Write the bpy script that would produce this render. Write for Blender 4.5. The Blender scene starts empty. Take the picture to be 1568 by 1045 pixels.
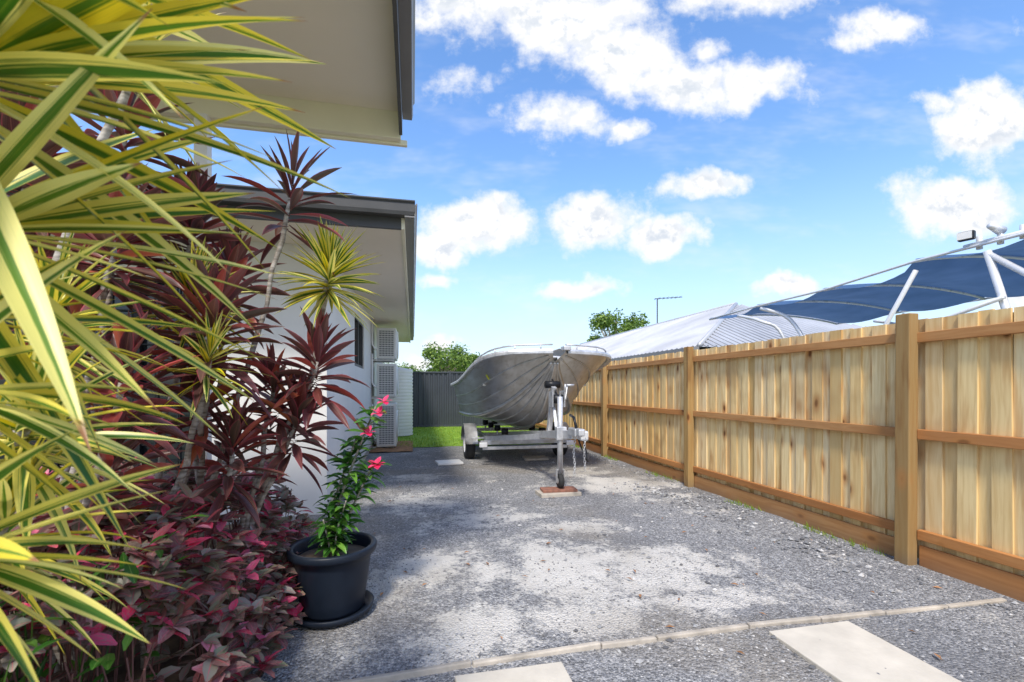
import bpy, math, random
from mathutils import Vector, Matrix, noise as mnoise
random.seed(7)
R=random.random
def U(a,b): return a+(b-a)*R()
scene=bpy.context.scene
COL=scene.collection
# ---------------------------------------------------------------- helpers
def empty(name,loc=(0,0,0)):
    o=bpy.data.objects.new(name,None); o.location=loc; o.empty_display_size=.2; COL.objects.link(o); return o
def mobj(name,V,F,mat=None,parent=None,smooth=False,uv=None,bevel=0):
    me=bpy.data.meshes.new(name); me.from_pydata([tuple(v) for v in V],[],F); me.update()
    if uv:
        l=me.uv_layers.new(name='UVMap')
        vi=[0]*len(me.loops); me.loops.foreach_get('vertex_index',vi)
        flat=[]
        for i in vi: flat.extend(uv[i])
        l.data.foreach_set('uv',flat)
    if smooth: me.polygons.foreach_set('use_smooth',[True]*len(me.polygons))
    if mat:
        for m in (mat if isinstance(mat,(list,tuple)) else [mat]): me.materials.append(m)
    o=bpy.data.objects.new(name,me); COL.objects.link(o)
    if parent: o.parent=parent
    if bevel:
        b=o.modifiers.new('bev','BEVEL'); b.width=bevel; b.segments=2; b.limit_method='ANGLE'
    return o
def addbox(V,F,c,s,rot=None):
    n=len(V)
    for dx,dy,dz in [(-1,-1,-1),(1,-1,-1),(1,1,-1),(-1,1,-1),(-1,-1,1),(1,-1,1),(1,1,1),(-1,1,1)]:
        p=Vector((dx*s[0]/2,dy*s[1]/2,dz*s[2]/2))
        if rot: p=rot@p
        V.append(Vector(c)+p)
    for f in [(0,3,2,1),(4,5,6,7),(0,1,5,4),(1,2,6,5),(2,3,7,6),(3,0,4,7)]: F.append(tuple(n+i for i in f))
def box(name,x0,x1,y0,y1,z0,z1,mat,parent=None,bevel=0):
    V=[];F=[]; addbox(V,F,((x0+x1)/2,(y0+y1)/2,(z0+z1)/2),(x1-x0,y1-y0,z1-z0))
    return mobj(name,V,F,mat,parent,bevel=bevel)
def addtube(V,F,pts,rad,seg=8,cap=True):
    pts=[Vector(p) for p in pts]; n0=len(V); N=len(pts)
    rr=rad if isinstance(rad,(list,tuple)) else [rad]*N
    up=Vector((0,0,1)); prev=None
    for i,p in enumerate(pts):
        t=(pts[min(i+1,N-1)]-pts[max(i-1,0)]).normalized()
        if prev is None:
            a=up if abs(t.z)<.9 else Vector((1,0,0)); s=t.cross(a).normalized()
        else:
            s=(prev-t*prev.dot(t)).normalized()
        prev=s; b=t.cross(s)
        for k in range(seg):
            an=2*math.pi*k/seg; V.append(p+(s*math.cos(an)+b*math.sin(an))*rr[i])
    for i in range(N-1):
        for k in range(seg):
            a=n0+i*seg+k; b2=n0+i*seg+(k+1)%seg
            F.append((a,b2,b2+seg,a+seg))
    if cap:
        F.append(tuple(n0+k for k in range(seg))[::-1]); F.append(tuple(n0+(N-1)*seg+k for k in range(seg)))
def tube(name,pts,rad,mat,parent=None,seg=10):
    V=[];F=[]; addtube(V,F,pts,rad,seg); return mobj(name,V,F,mat,parent,smooth=True)
def lathe(name,prof,c,mat,parent=None,seg=48,axis='Z'):
    V=[];F=[]
    for r,z in prof:
        for k in range(seg):
            a=2*math.pi*k/seg
            if axis=='Z': V.append((c[0]+r*math.cos(a),c[1]+r*math.sin(a),c[2]+z))
            else: V.append((c[0]+z,c[1]+r*math.cos(a),c[2]+r*math.sin(a)))
    for i in range(len(prof)-1):
        for k in range(seg):
            a=i*seg+k;b=i*seg+(k+1)%seg; F.append((a,b,b+seg,a+seg))
    o=mobj(name,V,F,mat,parent,smooth=True); return o
def smoothcurve(P,n=8):
    P=[Vector(p) for p in P]; out=[]
    for i in range(len(P)-1):
        p0=P[max(i-1,0)];p1=P[i];p2=P[i+1];p3=P[min(i+2,len(P)-1)]
        for k in range(n):
            t=k/n
            out.append(.5*((2*p1)+(p2-p0)*t+(2*p0-5*p1+4*p2-p3)*t*t+(3*p1-p0-3*p2+p3)*t**3))
    out.append(P[-1]); return out
# ---------------------------------------------------------------- materials
class NT:
    def __init__(s,nt): s.nt=nt; s.n=nt.nodes; s.l=nt.links
    def node(s,t,**k):
        x=s.n.new(t)
        for a,b in k.items(): setattr(x,a,b)
        return x
    def put(s,sock,v):
        if v is None: return
        if isinstance(v,bpy.types.NodeSocket): s.l.new(v,sock)
        else:
            if sock.type=='RGBA' and len(v)==3: v=(*v,1)
            sock.default_value=v
    def math(s,op,a,b=None,c=None,clamp=False):
        x=s.node('ShaderNodeMath',operation=op,use_clamp=clamp); s.put(x.inputs[0],a); s.put(x.inputs[1],b)
        if c is not None: s.put(x.inputs[2],c)
        return x.outputs[0]
    def vm(s,op,a,b=None):
        x=s.node('ShaderNodeVectorMath',operation=op); s.put(x.inputs[0],a); s.put(x.inputs[1],b)
        return x.outputs['Value'] if op in('LENGTH','DOT_PRODUCT') else x.outputs[0]
    def mix(s,f,a,b,mode='MIX'):
        x=s.node('ShaderNodeMix',data_type='RGBA',blend_type=mode); s.put(x.inputs[0],f); s.put(x.inputs[6],a); s.put(x.inputs[7],b); return x.outputs[2]
    def noise(s,vec,scale,detail=4,rough=.5,color=False):
        x=s.node('ShaderNodeTexNoise'); s.put(x.inputs['Vector'],vec); x.inputs['Scale'].default_value=scale; x.inputs['Detail'].default_value=detail; x.inputs['Roughness'].default_value=rough
        return x.outputs['Color' if color else 'Fac']
    def ramp(s,f,stops,mode='LINEAR'):
        x=s.node('ShaderNodeValToRGB'); s.put(x.inputs[0],f); cr=x.color_ramp; cr.interpolation=mode
        while len(cr.elements)<len(stops): cr.elements.new(.5)
        for e,(p,c) in zip(cr.elements,stops):
            e.position=p; e.color=(c,c,c,1) if isinstance(c,(int,float)) else (*c,1)
        return x.outputs[0]
    def mr(s,v,a,b,c=0,d=1,smooth=True):
        x=s.node('ShaderNodeMapRange'); x.interpolation_type='SMOOTHSTEP' if smooth else 'LINEAR'
        s.put(x.inputs[0],v)
        for i,q in enumerate((a,b,c,d)): x.inputs[i+1].default_value=q
        return x.outputs[0]
    def mapv(s,v,scale=(1,1,1),loc=(0,0,0)):
        x=s.node('ShaderNodeMapping'); s.put(x.inputs[0],v); x.inputs['Scale'].default_value=scale; x.inputs['Location'].default_value=loc; return x.outputs[0]
    def bump(s,h,strength=.5,dist=.01):
        x=s.node('ShaderNodeBump'); s.put(x.inputs['Height'],h); x.inputs['Strength'].default_value=strength; x.inputs['Distance'].default_value=dist; return x.outputs[0]
def newmat(name):
    m=bpy.data.materials.new(name); m.use_nodes=True; t=NT(m.node_tree)
    b=t.n['Principled BSDF']; return m,t,b
def coords(t,kind='Object'):
    return t.node('ShaderNodeTexCoord').outputs[kind]
def simple(name,c,rough=.6,metal=0,var=.12,scale=8,bump=0,spec=.5):
    m,t,b=newmat(name); v=coords(t)
    n=t.noise(v,scale,4,.6)
    lo=tuple(x*(1-var) for x in c); hi=tuple(min(1,x*(1+var)) for x in c)
    t.put(b.inputs['Base Color'],t.ramp(n,[(.3,lo),(.7,hi)]))
    t.put(b.inputs['Roughness'],t.mr(n,.3,.7,max(0,rough-.08),min(1,rough+.08)))
    b.inputs['Metallic'].default_value=metal
    b.inputs['Specular IOR Level'].default_value=spec
    if bump: t.put(b.inputs['Normal'],t.bump(t.noise(v,scale*12,2),bump,.003))
    return m
def leafmat(name,colnode,rough=.4,trans=.35,spec=.5):
    m,t,b=newmat(name); col=colnode(t)
    t.put(b.inputs['Base Color'],col); b.inputs['Roughness'].default_value=rough; b.inputs['Specular IOR Level'].default_value=spec
    tr=t.node('ShaderNodeBsdfTranslucent'); t.put(tr.inputs[0],col)
    mx=t.node('ShaderNodeMixShader'); mx.inputs[0].default_value=trans
    t.l.new(b.outputs[0],mx.inputs[1]); t.l.new(tr.outputs[0],mx.inputs[2])
    t.l.new(mx.outputs[0],t.n['Material Output'].inputs[0]); return m
def island(t): return t.node('ShaderNodeNewGeometry').outputs['Random Per Island']
def c_varieg(t):
    uv=coords(t,'UV'); sx=t.node('ShaderNodeSeparateXYZ'); t.put(sx.inputs[0],uv)
    rnd=island(t)
    off=t.node('ShaderNodeCombineXYZ'); t.put(off.inputs[0],t.math('MULTIPLY',rnd,37.)); t.put(off.inputs[1],t.math('MULTIPLY',rnd,11.))
    uvo=t.vm('ADD',t.mapv(uv,(9,.7,1)),off.outputs[0])
    st=t.noise(uvo,1.6,3,.6)
    e=t.math('MULTIPLY',t.math('ABSOLUTE',t.math('SUBTRACT',sx.outputs[0],.5)),2.)
    f=t.math('ADD',e,t.math('MULTIPLY',t.math('SUBTRACT',st,.5),1.4))
    f=t.math('ADD',f,t.math('MULTIPLY',t.math('SUBTRACT',rnd,.5),.35))
    green=t.mix(rnd,(.035,.14,.012),(.12,.26,.02))
    yel=t.mix(t.math('FRACT',t.math('MULTIPLY',rnd,7.3)),(.86,.68,.02),(.94,.87,.30))
    c=t.mix(t.mr(f,.28,.45),green,yel)
    fine=t.noise(t.mapv(uvo,(5,.6,1)),1.6,2,.5)
    c=t.mix(t.mr(fine,.52,.70,0,.45),c,(.30,.39,.04))
    tip=t.mr(t.math('ADD',sx.outputs[1],t.math('MULTIPLY',t.math('SUBTRACT',rnd,.5),.08)),.95,.995)
    return t.mix(tip,c,(.38,.18,.07))
def c_cord(t):
    uv=coords(t,'UV'); sx=t.node('ShaderNodeSeparateXYZ'); t.put(sx.inputs[0],uv); rnd=island(t)
    base=t.ramp(rnd,[(0,(.05,.025,.025)),(.2,(.13,.03,.033)),(.38,(.085,.07,.04)),(.52,(.19,.05,.058)),(.66,(.13,.08,.06)),(.8,(.34,.055,.045)),(.92,(.54,.08,.05)),(1,(.64,.20,.06))])
    e=t.math('MULTIPLY',t.math('ABSOLUTE',t.math('SUBTRACT',sx.outputs[0],.5)),2.)
    st=t.noise(t.mapv(uv,(14,.8,1)),2,3)
    c=t.mix(t.mr(st,.35,.7,0,.5),base,(.27,.12,.11))
    c=t.mix(t.mr(e,.78,1.,0,.65),c,(.58,.08,.12))
    c=t.mix(t.mr(e,0,.09,.5,0),c,(.40,.19,.14))
    tip=t.mr(sx.outputs[1],.94,1.,0,.8)
    return t.mix(tip,c,(.36,.17,.08))
def c_shrub(t):
    uv=coords(t,'UV'); sx=t.node('ShaderNodeSeparateXYZ'); t.put(sx.inputs[0],uv); rnd=island(t)
    base=t.ramp(rnd,[(0,(.12,.10,.06)),(.14,(.23,.07,.09)),(.28,(.16,.19,.10)),(.42,(.40,.36,.29)),(.54,(.26,.18,.14)),(.64,(.42,.10,.13)),(.72,(.26,.30,.16)),(.80,(.66,.04,.11)),(.89,(.92,.03,.14)),(.96,(.96,.16,.34)),(1,(.55,.42,.36))])
    e=t.math('MULTIPLY',t.math('ABSOLUTE',t.math('SUBTRACT',sx.outputs[0],.5)),2.)
    n=t.noise(t.mapv(uv,(5,5,1)),1.5,3)
    c=t.mix(t.mr(n,.4,.65,0,.45),base,(.38,.31,.27))
    return t.mix(t.mr(e,0,.12,.8,0),c,(.75,.14,.2))
def c_green(t):
    uv=coords(t,'UV'); sx=t.node('ShaderNodeSeparateXYZ'); t.put(sx.inputs[0],uv); rnd=island(t)
    base=t.ramp(rnd,[(0,(.025,.10,.015)),(.6,(.06,.20,.025)),(1,(.18,.38,.05))])
    e=t.math('MULTIPLY',t.math('ABSOLUTE',t.math('SUBTRACT',sx.outputs[0],.5)),2.)
    return t.mix(t.mr(e,0,.12,.7,0),base,(.25,.42,.10))
def c_tree(t):
    rnd=island(t); return t.ramp(rnd,[(0,(.06,.13,.02)),(.6,(.17,.28,.04)),(1,(.36,.48,.10))])
M_var=leafmat('variegated_leaf',c_varieg,.38,.3)
M_cord=leafmat('cordyline_leaf',c_cord,.30,.25)
M_shrub=leafmat('burgundy_leaf',c_shrub,.36,.28)
M_green=leafmat('green_leaf',c_green,.28,.25)
M_tree=leafmat('tree_leaf',c_tree,.6,.35)
M_pink=leafmat('pink_petal',lambda t:t.ramp(island(t),[(0,(.85,.02,.12)),(1,(.92,.14,.32))]),.5,.35)
def c_grass(t): return t.ramp(island(t),[(0,(.12,.24,.015)),(.6,(.26,.42,.03)),(1,(.44,.50,.07))])
M_grassb=leafmat('grass_blade',c_grass,.6,.35)
def stem_mat():
    m,t,b=newmat('cane_bark'); v=coords(t)
    n=t.noise(t.mapv(v,(14,14,70)),1,3); n2=t.noise(v,30,3)
    c=t.ramp(n,[(.3,(.17,.14,.11)),(.5,(.40,.355,.30)),(.7,(.55,.50,.44))])
    t.put(b.inputs['Base Color'],t.mix(t.mr(n2,.5,.7,0,.5),c,(.20,.15,.11))); b.inputs['Roughness'].default_value=.8
    t.put(b.inputs['Normal'],t.bump(n,.8,.006)); return m
M_stem=stem_mat()
M_twig=simple('reddish_twig',(.16,.07,.06),.7,var=.3,scale=20)
def wood(name,c1,c2,c3,stain=.35,gs=(40,40,1.6),knotk=.9,flame=(.38,.15,.04)):
    m,t,b=newmat(name); v=coords(t); rnd=island(t)
    off=t.node('ShaderNodeCombineXYZ'); t.put(off.inputs[0],t.math('MULTIPLY',rnd,13.)); t.put(off.inputs[1],t.math('MULTIPLY',rnd,29.)); t.put(off.inputs[2],t.math('MULTIPLY',rnd,17.))
    vo=t.vm('ADD',v,off.outputs[0])
    warp=t.noise(t.mapv(vo,(2.5,2.5,2.5)),1,1,.5,True)
    vw=t.vm('ADD',vo,t.vm('MULTIPLY',warp,(.05,.05,.05)))
    g=t.noise(t.mapv(vw,gs),1,4,.6)
    base=t.ramp(rnd,[(0,c1),(.35,c2),(.7,c3),(1,tuple(x*.78 for x in c1))])
    c=t.mix(t.mr(g,.35,.7,0,.5),base,tuple(x*q for x,q in zip(c1,(.74,.64,.52))))
    fl=t.noise(t.mapv(vo,tuple(x*.25 if x>5 else 1.1 for x in gs)),1,3,.6)
    c=t.mix(t.mr(fl,.52,.66,0,stain),c,flame)
    vo2=t.node('ShaderNodeTexVoronoi'); t.put(vo2.inputs['Vector'],t.mapv(vw,tuple(6.0 if x>5 else 2.9 for x in gs))); vo2.inputs['Scale'].default_value=1
    # only part of the cells carry a knot
    vs=t.node('ShaderNodeSeparateColor'); t.put(vs.inputs[0],vo2.outputs['Color']); has=t.mr(vs.outputs[1],.35,.45)
    halo=t.math('MULTIPLY',t.mr(vo2.outputs['Distance'],.08,.36,.7,0),has); c=t.mix(halo,c,(.46,.20,.06))
    k=t.math('MULTIPLY',t.mr(vo2.outputs['Distance'],.06,.16,1,0),has)
    c=t.mix(t.math('MULTIPLY',k,knotk),c,(.13,.05,.018))
    big=t.noise(v,1.3,3,.6)
    c=t.mix(t.mr(big,.53,.70,0,.42),c,(.34,.17,.065))
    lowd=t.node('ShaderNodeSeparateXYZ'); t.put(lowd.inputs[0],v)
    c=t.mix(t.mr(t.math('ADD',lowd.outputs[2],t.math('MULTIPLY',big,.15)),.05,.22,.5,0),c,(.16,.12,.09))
    t.put(b.inputs['Base Color'],c); b.inputs['Roughness'].default_value=.72; b.inputs['Specular IOR Level'].default_value=.2
    t.put(b.inputs['Normal'],t.bump(fl,.35,.006)); return m
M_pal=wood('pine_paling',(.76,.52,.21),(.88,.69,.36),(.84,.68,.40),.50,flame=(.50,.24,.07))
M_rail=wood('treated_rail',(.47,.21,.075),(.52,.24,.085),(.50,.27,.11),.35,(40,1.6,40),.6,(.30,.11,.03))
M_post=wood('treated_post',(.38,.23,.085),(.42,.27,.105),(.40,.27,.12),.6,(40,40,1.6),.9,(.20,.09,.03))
# gravel
def gravel_mat():
    m,t,b=newmat('gravel'); v=coords(t)
    vor=t.node('ShaderNodeTexVoronoi'); t.put(vor.inputs['Vector'],v); vor.inputs['Scale'].default_value=75
    vor2=t.node('ShaderNodeTexVoronoi'); t.put(vor2.inputs['Vector'],v); vor2.inputs['Scale'].default_value=170
    bw=t.node('ShaderNodeSeparateColor'); t.put(bw.inputs[0],vor.outputs['Color'])
    bw2=t.node('ShaderNodeSeparateColor'); t.put(bw2.inputs[0],vor2.outputs['Color'])
    c=t.ramp(bw.outputs[0],[(0,(.08,.082,.087)),(.4,(.20,.205,.215)),(.75,(.35,.355,.365)),(1,(.58,.575,.57))])
    c2=t.ramp(bw2.outputs[0],[(0,(.07,.07,.072)),(.5,(.23,.233,.24)),(1,(.56,.55,.535))])
    c=t.mix(.45,c,c2)
    big=t.noise(v,.9,4,.6); c=t.mix(t.mr(big,.4,.7,0,.5),c,(.14,.143,.153))
    pn=t.noise(v,2.3,7,.74); fine=t.noise(v,38,3,.7)
    wv=t.vm('ADD',v,t.vm('MULTIPLY',t.vm('SUBTRACT',t.noise(v,2.2,4,.7,True),(.5,.5,.5)),(1.1,.9,0)))
    spots=None
    for x,y,r1,r2,k in [(.95,3.1,.85,.75,1.),(1.75,2.9,.65,.5,1.),(1.2,2.45,1.1,.3,.95),(2.6,5.6,1.,.6,1),(.2,2.35,.6,.3,.85),(.7,4.4,.8,.5,.75),(0,5.2,.7,.6,.75),(2.9,4.8,.5,.4,.65),(.1,3.3,.5,.5,.8),(2.4,6.6,.7,.5,.9),(0,6.6,.6,.4,.7),(1.5,3.9,.5,.35,.75)]:
        d=t.vm('LENGTH',t.vm('MULTIPLY',t.vm('SUBTRACT',wv,(x,y,0)),(1/r1,1/r2,0)))
        q=t.math('MULTIPLY',t.mr(d,0,1.35,1,0),k)
        spots=q if spots is None else t.math('MAXIMUM',spots,q)
    f=t.math('ADD',t.math('MULTIPLY',pn,1.6),t.math('MULTIPLY',spots,.44)); f=t.math('ADD',f,t.math('MULTIPLY',t.math('SUBTRACT',fine,.5),.6))
    dust=t.mr(f,.88,1.14,0,.9)
    dc=t.mix(t.noise(v,5,2),(.54,.515,.47),(.76,.73,.67))
    c=t.mix(dust,c,dc)
    dirt=t.mr(t.noise(t.vm('ADD',v,(7.,3.,0.)),.55,4,.6),.48,.66,0,.45)
    c=t.mix(dirt,c,(.25,.215,.165))
    t.put(b.inputs['Base Color'],c); b.inputs['Roughness'].default_value=.93; b.inputs['Specular IOR Level'].default_value=.15
    h=t.math('MULTIPLY',vor.outputs['Distance'],-1.)
    t.put(b.inputs['Normal'],t.bump(h,.9,.012)); return m
M_gravel=gravel_mat()
M_stone=(lambda:(lambda m,t,b:(t.put(b.inputs['Base Color'],t.ramp(island(t),[(0,(.10,.10,.105)),(.5,(.24,.243,.25)),(.85,(.40,.40,.395)),(1,(.62,.60,.57))])),setattr(b.inputs['Roughness'],'default_value',.9),m)[-1])(*newmat('gravel_stone')))()
M_soil=simple('soil',(.12,.085,.055),.95,var=.45,scale=9,bump=.8)
M_mulch=simple('mulch',(.32,.16,.07),.95,var=.5,scale=14,bump=1)
M_grass=simple('grass_ground',(.22,.37,.035),.9,var=.3,scale=3,bump=1)
M_ground=simple('ground',(.16,.19,.09),.95,var=.3,scale=.5)
M_wall=simple('cream_render',(.80,.78,.74),.8,var=.04,scale=1.5,bump=.15)
M_white=simple('white_paint',(.82,.80,.76),.45,var=.04,scale=3)
M_soffit=simple('soffit_paint',(.86,.78,.65),.8,var=.03,scale=1.2,spec=.2)
M_beam=simple('cream_beam',(.84,.79,.60),.6,var=.05,scale=2,spec=.2)
M_dark=simple('dark_fascia',(.085,.085,.085),.5,var=.1,scale=3,spec=.3)
M_gut=simple('gutter_grey',(.24,.235,.23),.4,var=.1,scale=2,spec=.3)
M_black=simple('black_plastic',(.016,.017,.02),.4,var=.2,scale=6,spec=.3)
M_pot=simple('pot_plastic',(.012,.018,.030),.45,var=.2,scale=6,spec=.3)
M_rubber=simple('tyre_rubber',(.025,.025,.025),.8,var=.2,scale=20)
M_galv=simple('galvanised_steel',(.60,.60,.60),.42,metal=.5,var=.22,scale=9,bump=.05)
M_tubew=simple('white_tube',(.76,.76,.76),.3,metal=.2,var=.05)
M_conc=simple('concrete',(.46,.41,.34),.85,var=.30,scale=7,bump=.4)
M_paver=simple('paver',(.60,.55,.46),.85,var=.12,scale=5,bump=.3)
M_brick=simple('red_block',(.27,.12,.08),.85,var=.35,scale=15,bump=.5)
M_colorb=simple('dark_steel_sheet',(.055,.062,.075),.42,var=.1,scale=2)
M_roofw=simple('light_metal_roof',(.47,.48,.50),.4,metal=.2,var=.12,scale=.8)
M_acw=simple('ac_casing',(.76,.75,.70),.5,var=.05,scale=3)
M_glass=simple('window_glass',(.02,.025,.03),.08,var=.2,scale=1)
M_yellow=simple('yellow_patch',(.75,.8,.03),.5,var=.05)
M_canvas=leafmat('blue_canvas',lambda t:t.ramp(t.noise(coords(t),3,4),[(.3,(.065,.135,.26)),(.7,(.095,.18,.34))]),.8,.30,.2)
def hullmat():
    m,t,b=newmat('hull_aluminium'); v=coords(t)
    n=t.noise(t.mapv(v,(3.5,.6,3.5)),1.5,3,.55); n2=t.noise(t.mapv(v,(16,1.6,16)),1,4,.6)
    c=t.ramp(n,[(.3,(.50,.485,.45)),(.55,(.61,.60,.575)),(.75,(.72,.715,.70))])
    c=t.mix(t.mr(n2,.46,.78,0,.5),c,(.36,.31,.23))
    t.put(b.inputs['Base Color'],c); b.inputs['Metallic'].default_value=.75
    t.put(b.inputs['Roughness'],t.mr(n2,.3,.7,.30,.44)); t.put(b.inputs['Normal'],t.bump(n,.15,.02)); return m
M_hull=hullmat()
# ---------------------------------------------------------------- ground
box('ground',-250,250,-200,300,-.06,-.012,M_ground)
def sheet(name,x0,x1,y0,y1,z,mat,n=40,amp=.0,sc=1.):
    nx=max(1,int((x1-x0)*n/4)); ny=max(1,int((y1-y0)*n/4)); V=[];F=[]
    for j in range(ny+1):
        for i in range(nx+1):
            x=x0+(x1-x0)*i/nx; y=y0+(y1-y0)*j/ny
            h=mnoise.fractal((x*sc,y*sc,0),1.,2.,4)*amp if amp else 0
            V.append((x,y,z+h))
    for j in range(ny):
        for i in range(nx):
            a=j*(nx+1)+i; F.append((a,a+1,a+nx+2,a+nx+1))
    return mobj(name,V,F,mat,smooth=True)
sheet('gravel_driveway',-3.5,3.75,-3,10.05,.004,M_gravel,60,.011,1.7)
sheet('grass_lawn',-3,4.5,10.0,15.4,.012,M_grass,20,.01,2)
sheet('garden_soil',-3.5,-.72,.4,4.6,.03,M_soil,40,.02,3)
sheet('mulch_strip',-.85,.0,9.3,11.2,.024,M_mulch,40,.012,4)
V=[];F=[]
def stone(x,y,s,zb=.004):
    n=len(V); a=R()*6.28; ca,sa=math.cos(a),math.sin(a)
    for p in [(1,0,0),(-.9,.1,0),(0,.8,0),(.1,-.85,0),(0,0,.6),(0,.1,-.5)]:
        px=p[0]*s*U(.7,1.2);py=p[1]*s*U(.6,1.1);pz=p[2]*s*U(.6,1.1)
        V.append((x+px*ca-py*sa,y+px*sa+py*ca,zb+s*.25+pz))
    for f in [(0,2,4),(2,1,4),(1,3,4),(3,0,4),(2,0,5),(1,2,5),(3,1,5),(0,3,5)]: F.append(tuple(n+i for i in f))
for i in range(20000):
    y=1.2+ (R()**1.6)*7.5; x=U(-.75,3.5); s=U(.004,.010)*(1+ (R()<.05)*1.4)
    if mnoise.noise((x*1.3,y*1.3,4))>.12 and R()<.75: continue
    h=mnoise.fractal((x*1.7,y*1.7,0),1.,2.,4)*.011
    stone(x,y,s,.003+h)
for i in range(320):
    y=U(2.5,5.6); x=3.0+random.gauss(0,.10)-(y-4)*.08; stone(x,y,U(.01,.032))
for i in range(900):
    y=U(1.9,9.5); stone(3.36+random.gauss(0,.06),y,U(.006,.02))
mobj('gravel_stones',V,F,M_stone)
V=[];F=[]
for i in range(80):
    x=U(-.5,3.3);y=U(1.6,7); a=R()*6.28; s=U(.012,.03); n=len(V); dx,dy=math.cos(a)*s,math.sin(a)*s
    V+= [(x-dx,y-dy,.016),(x-dy*.35,y+dx*.35,.024),(x+dx,y+dy,.018),(x+dy*.35,y-dx*.35,.021)];F.append((n,n+1,n+2,n+3))
mobj('leaf_litter',V,F,M_mulch)
V=[];F=[]
for i in range(11000):
    x=U(-.8,3.4);y=U(9.95,15.0);h=U(.02,.06);a=R()*6.28;dx=math.cos(a)*.006;dy=math.sin(a)*.006;n=len(V)
    V+= [(x-dx,y-dy,.01),(x+dx,y+dy,.01),(x+U(-.02,.02),y+U(-.02,.02),.01+h)];F.append((n,n+1,n+2))
for i in range(900):
    y=U(1.6,9.9); x=3.50+random.gauss(0,.03); h=U(.02,.07)
    if mnoise.noise((y*1.1,1,1))<.05: continue
    n=len(V); V+= [(x-.006,y,.0),(x+.006,y+.004,.0),(x+U(-.04,.02),y+U(-.03,.03),h)];F.append((n,n+1,n+2))
mobj('grass',V,F,M_grassb)
# edging + pavers
V=[];F=[]
xs=-.35
while xs<3.42:
    L=U(.30,.85); x2=min(xs+L,3.47); ym=2.07+.035*math.sin(xs*1.3)+U(-.008,.008); ym2=2.07+.035*math.sin(x2*1.3)+U(-.008,.008)
    ang=math.atan2(ym2-ym,x2-xs)
    addbox(V,F,((xs+x2)/2,(ym+ym2)/2,.006+U(-.005,.005)),(x2-xs-.006,.030,.036),Matrix.Rotation(ang,3,'Z')@Matrix.Rotation(U(-.15,.15),3,'X')); xs=x2
mobj('edging_board',V,F,M_conc,bevel=.006)
box('paver',1.80,2.30,1.25,2.02,-.01,.024,M_paver,bevel=.005)
box('paver',.18,.67,1.30,2.0,-.01,.024,M_paver,bevel=.005)
# ---------------------------------------------------------------- timber fence
fence=empty('timber_fence')
FX=3.60
V=[];F=[]; y=-3.0; k=0
while y<15.0:
    w=U(.082,.102); addbox(V,F,(FX+U(-.003,.003)+(.012 if k%2 else 0),y+w/2,.04+.87),(.016,w-.004+(.012 if k%2==0 else 0),1.74+U(-.012,.012)),Matrix.Rotation(U(-.007,.007),3,'X')); y+=w; k+=1
mobj('palings',V,F,M_pal,fence)
V=[];F=[]; y=-3.05
while y<15.0:
    addbox(V,F,(FX+.03,y+.05,.90),(.012,.097,1.70)); y+=.1
mobj('backing_palings',V,F,M_pal,fence)
V=[];F=[];VP=[];FP=[]
for k in range(-2,6):
    py=2.63+2.68*k
    addbox(VP,FP,(FX-.085+U(-.004,.004),py,.905),(.085,.10,1.83),Matrix.Rotation(U(-.006,.006),3,'X'))
    y0=py+.051;y1=py+2.68-.051
    for z,hh in [(1.655,.07),(.95,.07),(.235,.07)]:
        addbox(V,F,(FX-.034,(y0+y1)/2,z+U(-.01,.01)),(.045,y1-y0,hh),Matrix.Rotation(U(-.004,.004),3,'X'))
    addbox(V,F,(FX-.026,(y0+y1)/2,.075),(.025,y1-y0,.15))
mobj('rails',V,F,M_rail,fence,bevel=.004)
mobj('posts',VP,FP,M_post,fence,bevel=.006)
# ---------------------------------------------------------------- rear steel fence
rf=empty('steel_fence')
V=[];F=[]; x=-6; Y=15.15; prof=[(0,0),(.03,.0),(.045,.03),(.105,.03),(.12,0),(.15,0)]
pts=[]
while x<12:
    for px,py in prof[:-1]: pts.append((x+px,Y-py))
    x+=.15
for p in pts: V+= [(p[0],p[1],.03),(p[0],p[1],1.78)]
for i in range(len(pts)-1): F.append((2*i,2*i+2,2*i+3,2*i+1))
mobj('sheeting',V,F,M_colorb,rf)
box('top_rail',-6,12,Y-.05,Y+.02,1.78,1.83,M_colorb,rf,.004); box('bottom_rail',-6,12,Y-.05,Y+.02,.01,.07,M_colorb,rf,.004)
for k,xx in enumerate([-3.6,-1.2,1.2,3.6,6,8.4]): box('post_%d'%k,xx-.035,xx+.035,Y-.058,Y+.03,0,1.84,M_colorb,rf,.004)
# ---------------------------------------------------------------- house
house=empty('rendered_house')
WX=-.85; Y0=4.9; Y1=13.9; ZT=2.72
wy0,wy1,wz0,wz1=7.15,8.5,1.62,2.42
box('wall_side_a',WX-.2,WX,Y0,wy0,0,ZT,M_wall,house)
box('wall_side_b',WX-.2,WX,wy1,Y1,0,ZT,M_wall,house)
box('wall_side_sill',WX-.2,WX,wy0,wy1,0,wz0,M_wall,house)
box('wall_side_head',WX-.2,WX,wy0,wy1,wz1,ZT,M_wall,house)
box('side_window_glass',WX-.10,WX-.09,wy0,wy1,wz0,wz1,M_glass,house)
for nm,a in {'l':(wy0,wy0+.05,wz0,wz1),'r':(wy1-.05,wy1,wz0,wz1),'m':(7.8,7.84,wz0+.05,wz1-.05)}.items(): box('side_window_frame_'+nm,WX-.12,WX-.02,a[0],a[1],a[2],a[3],M_dark,house)
box('side_window_frame_t',WX-.12,WX-.02,wy0+.05,wy1-.05,wz1-.05,wz1,M_dark,house); box('side_window_frame_b',WX-.12,WX-.02,wy0+.05,wy1-.05,wz0,wz0+.05,M_dark,house)
dx0,dx1,dz1=-4.6,-1.9,2.30
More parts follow.
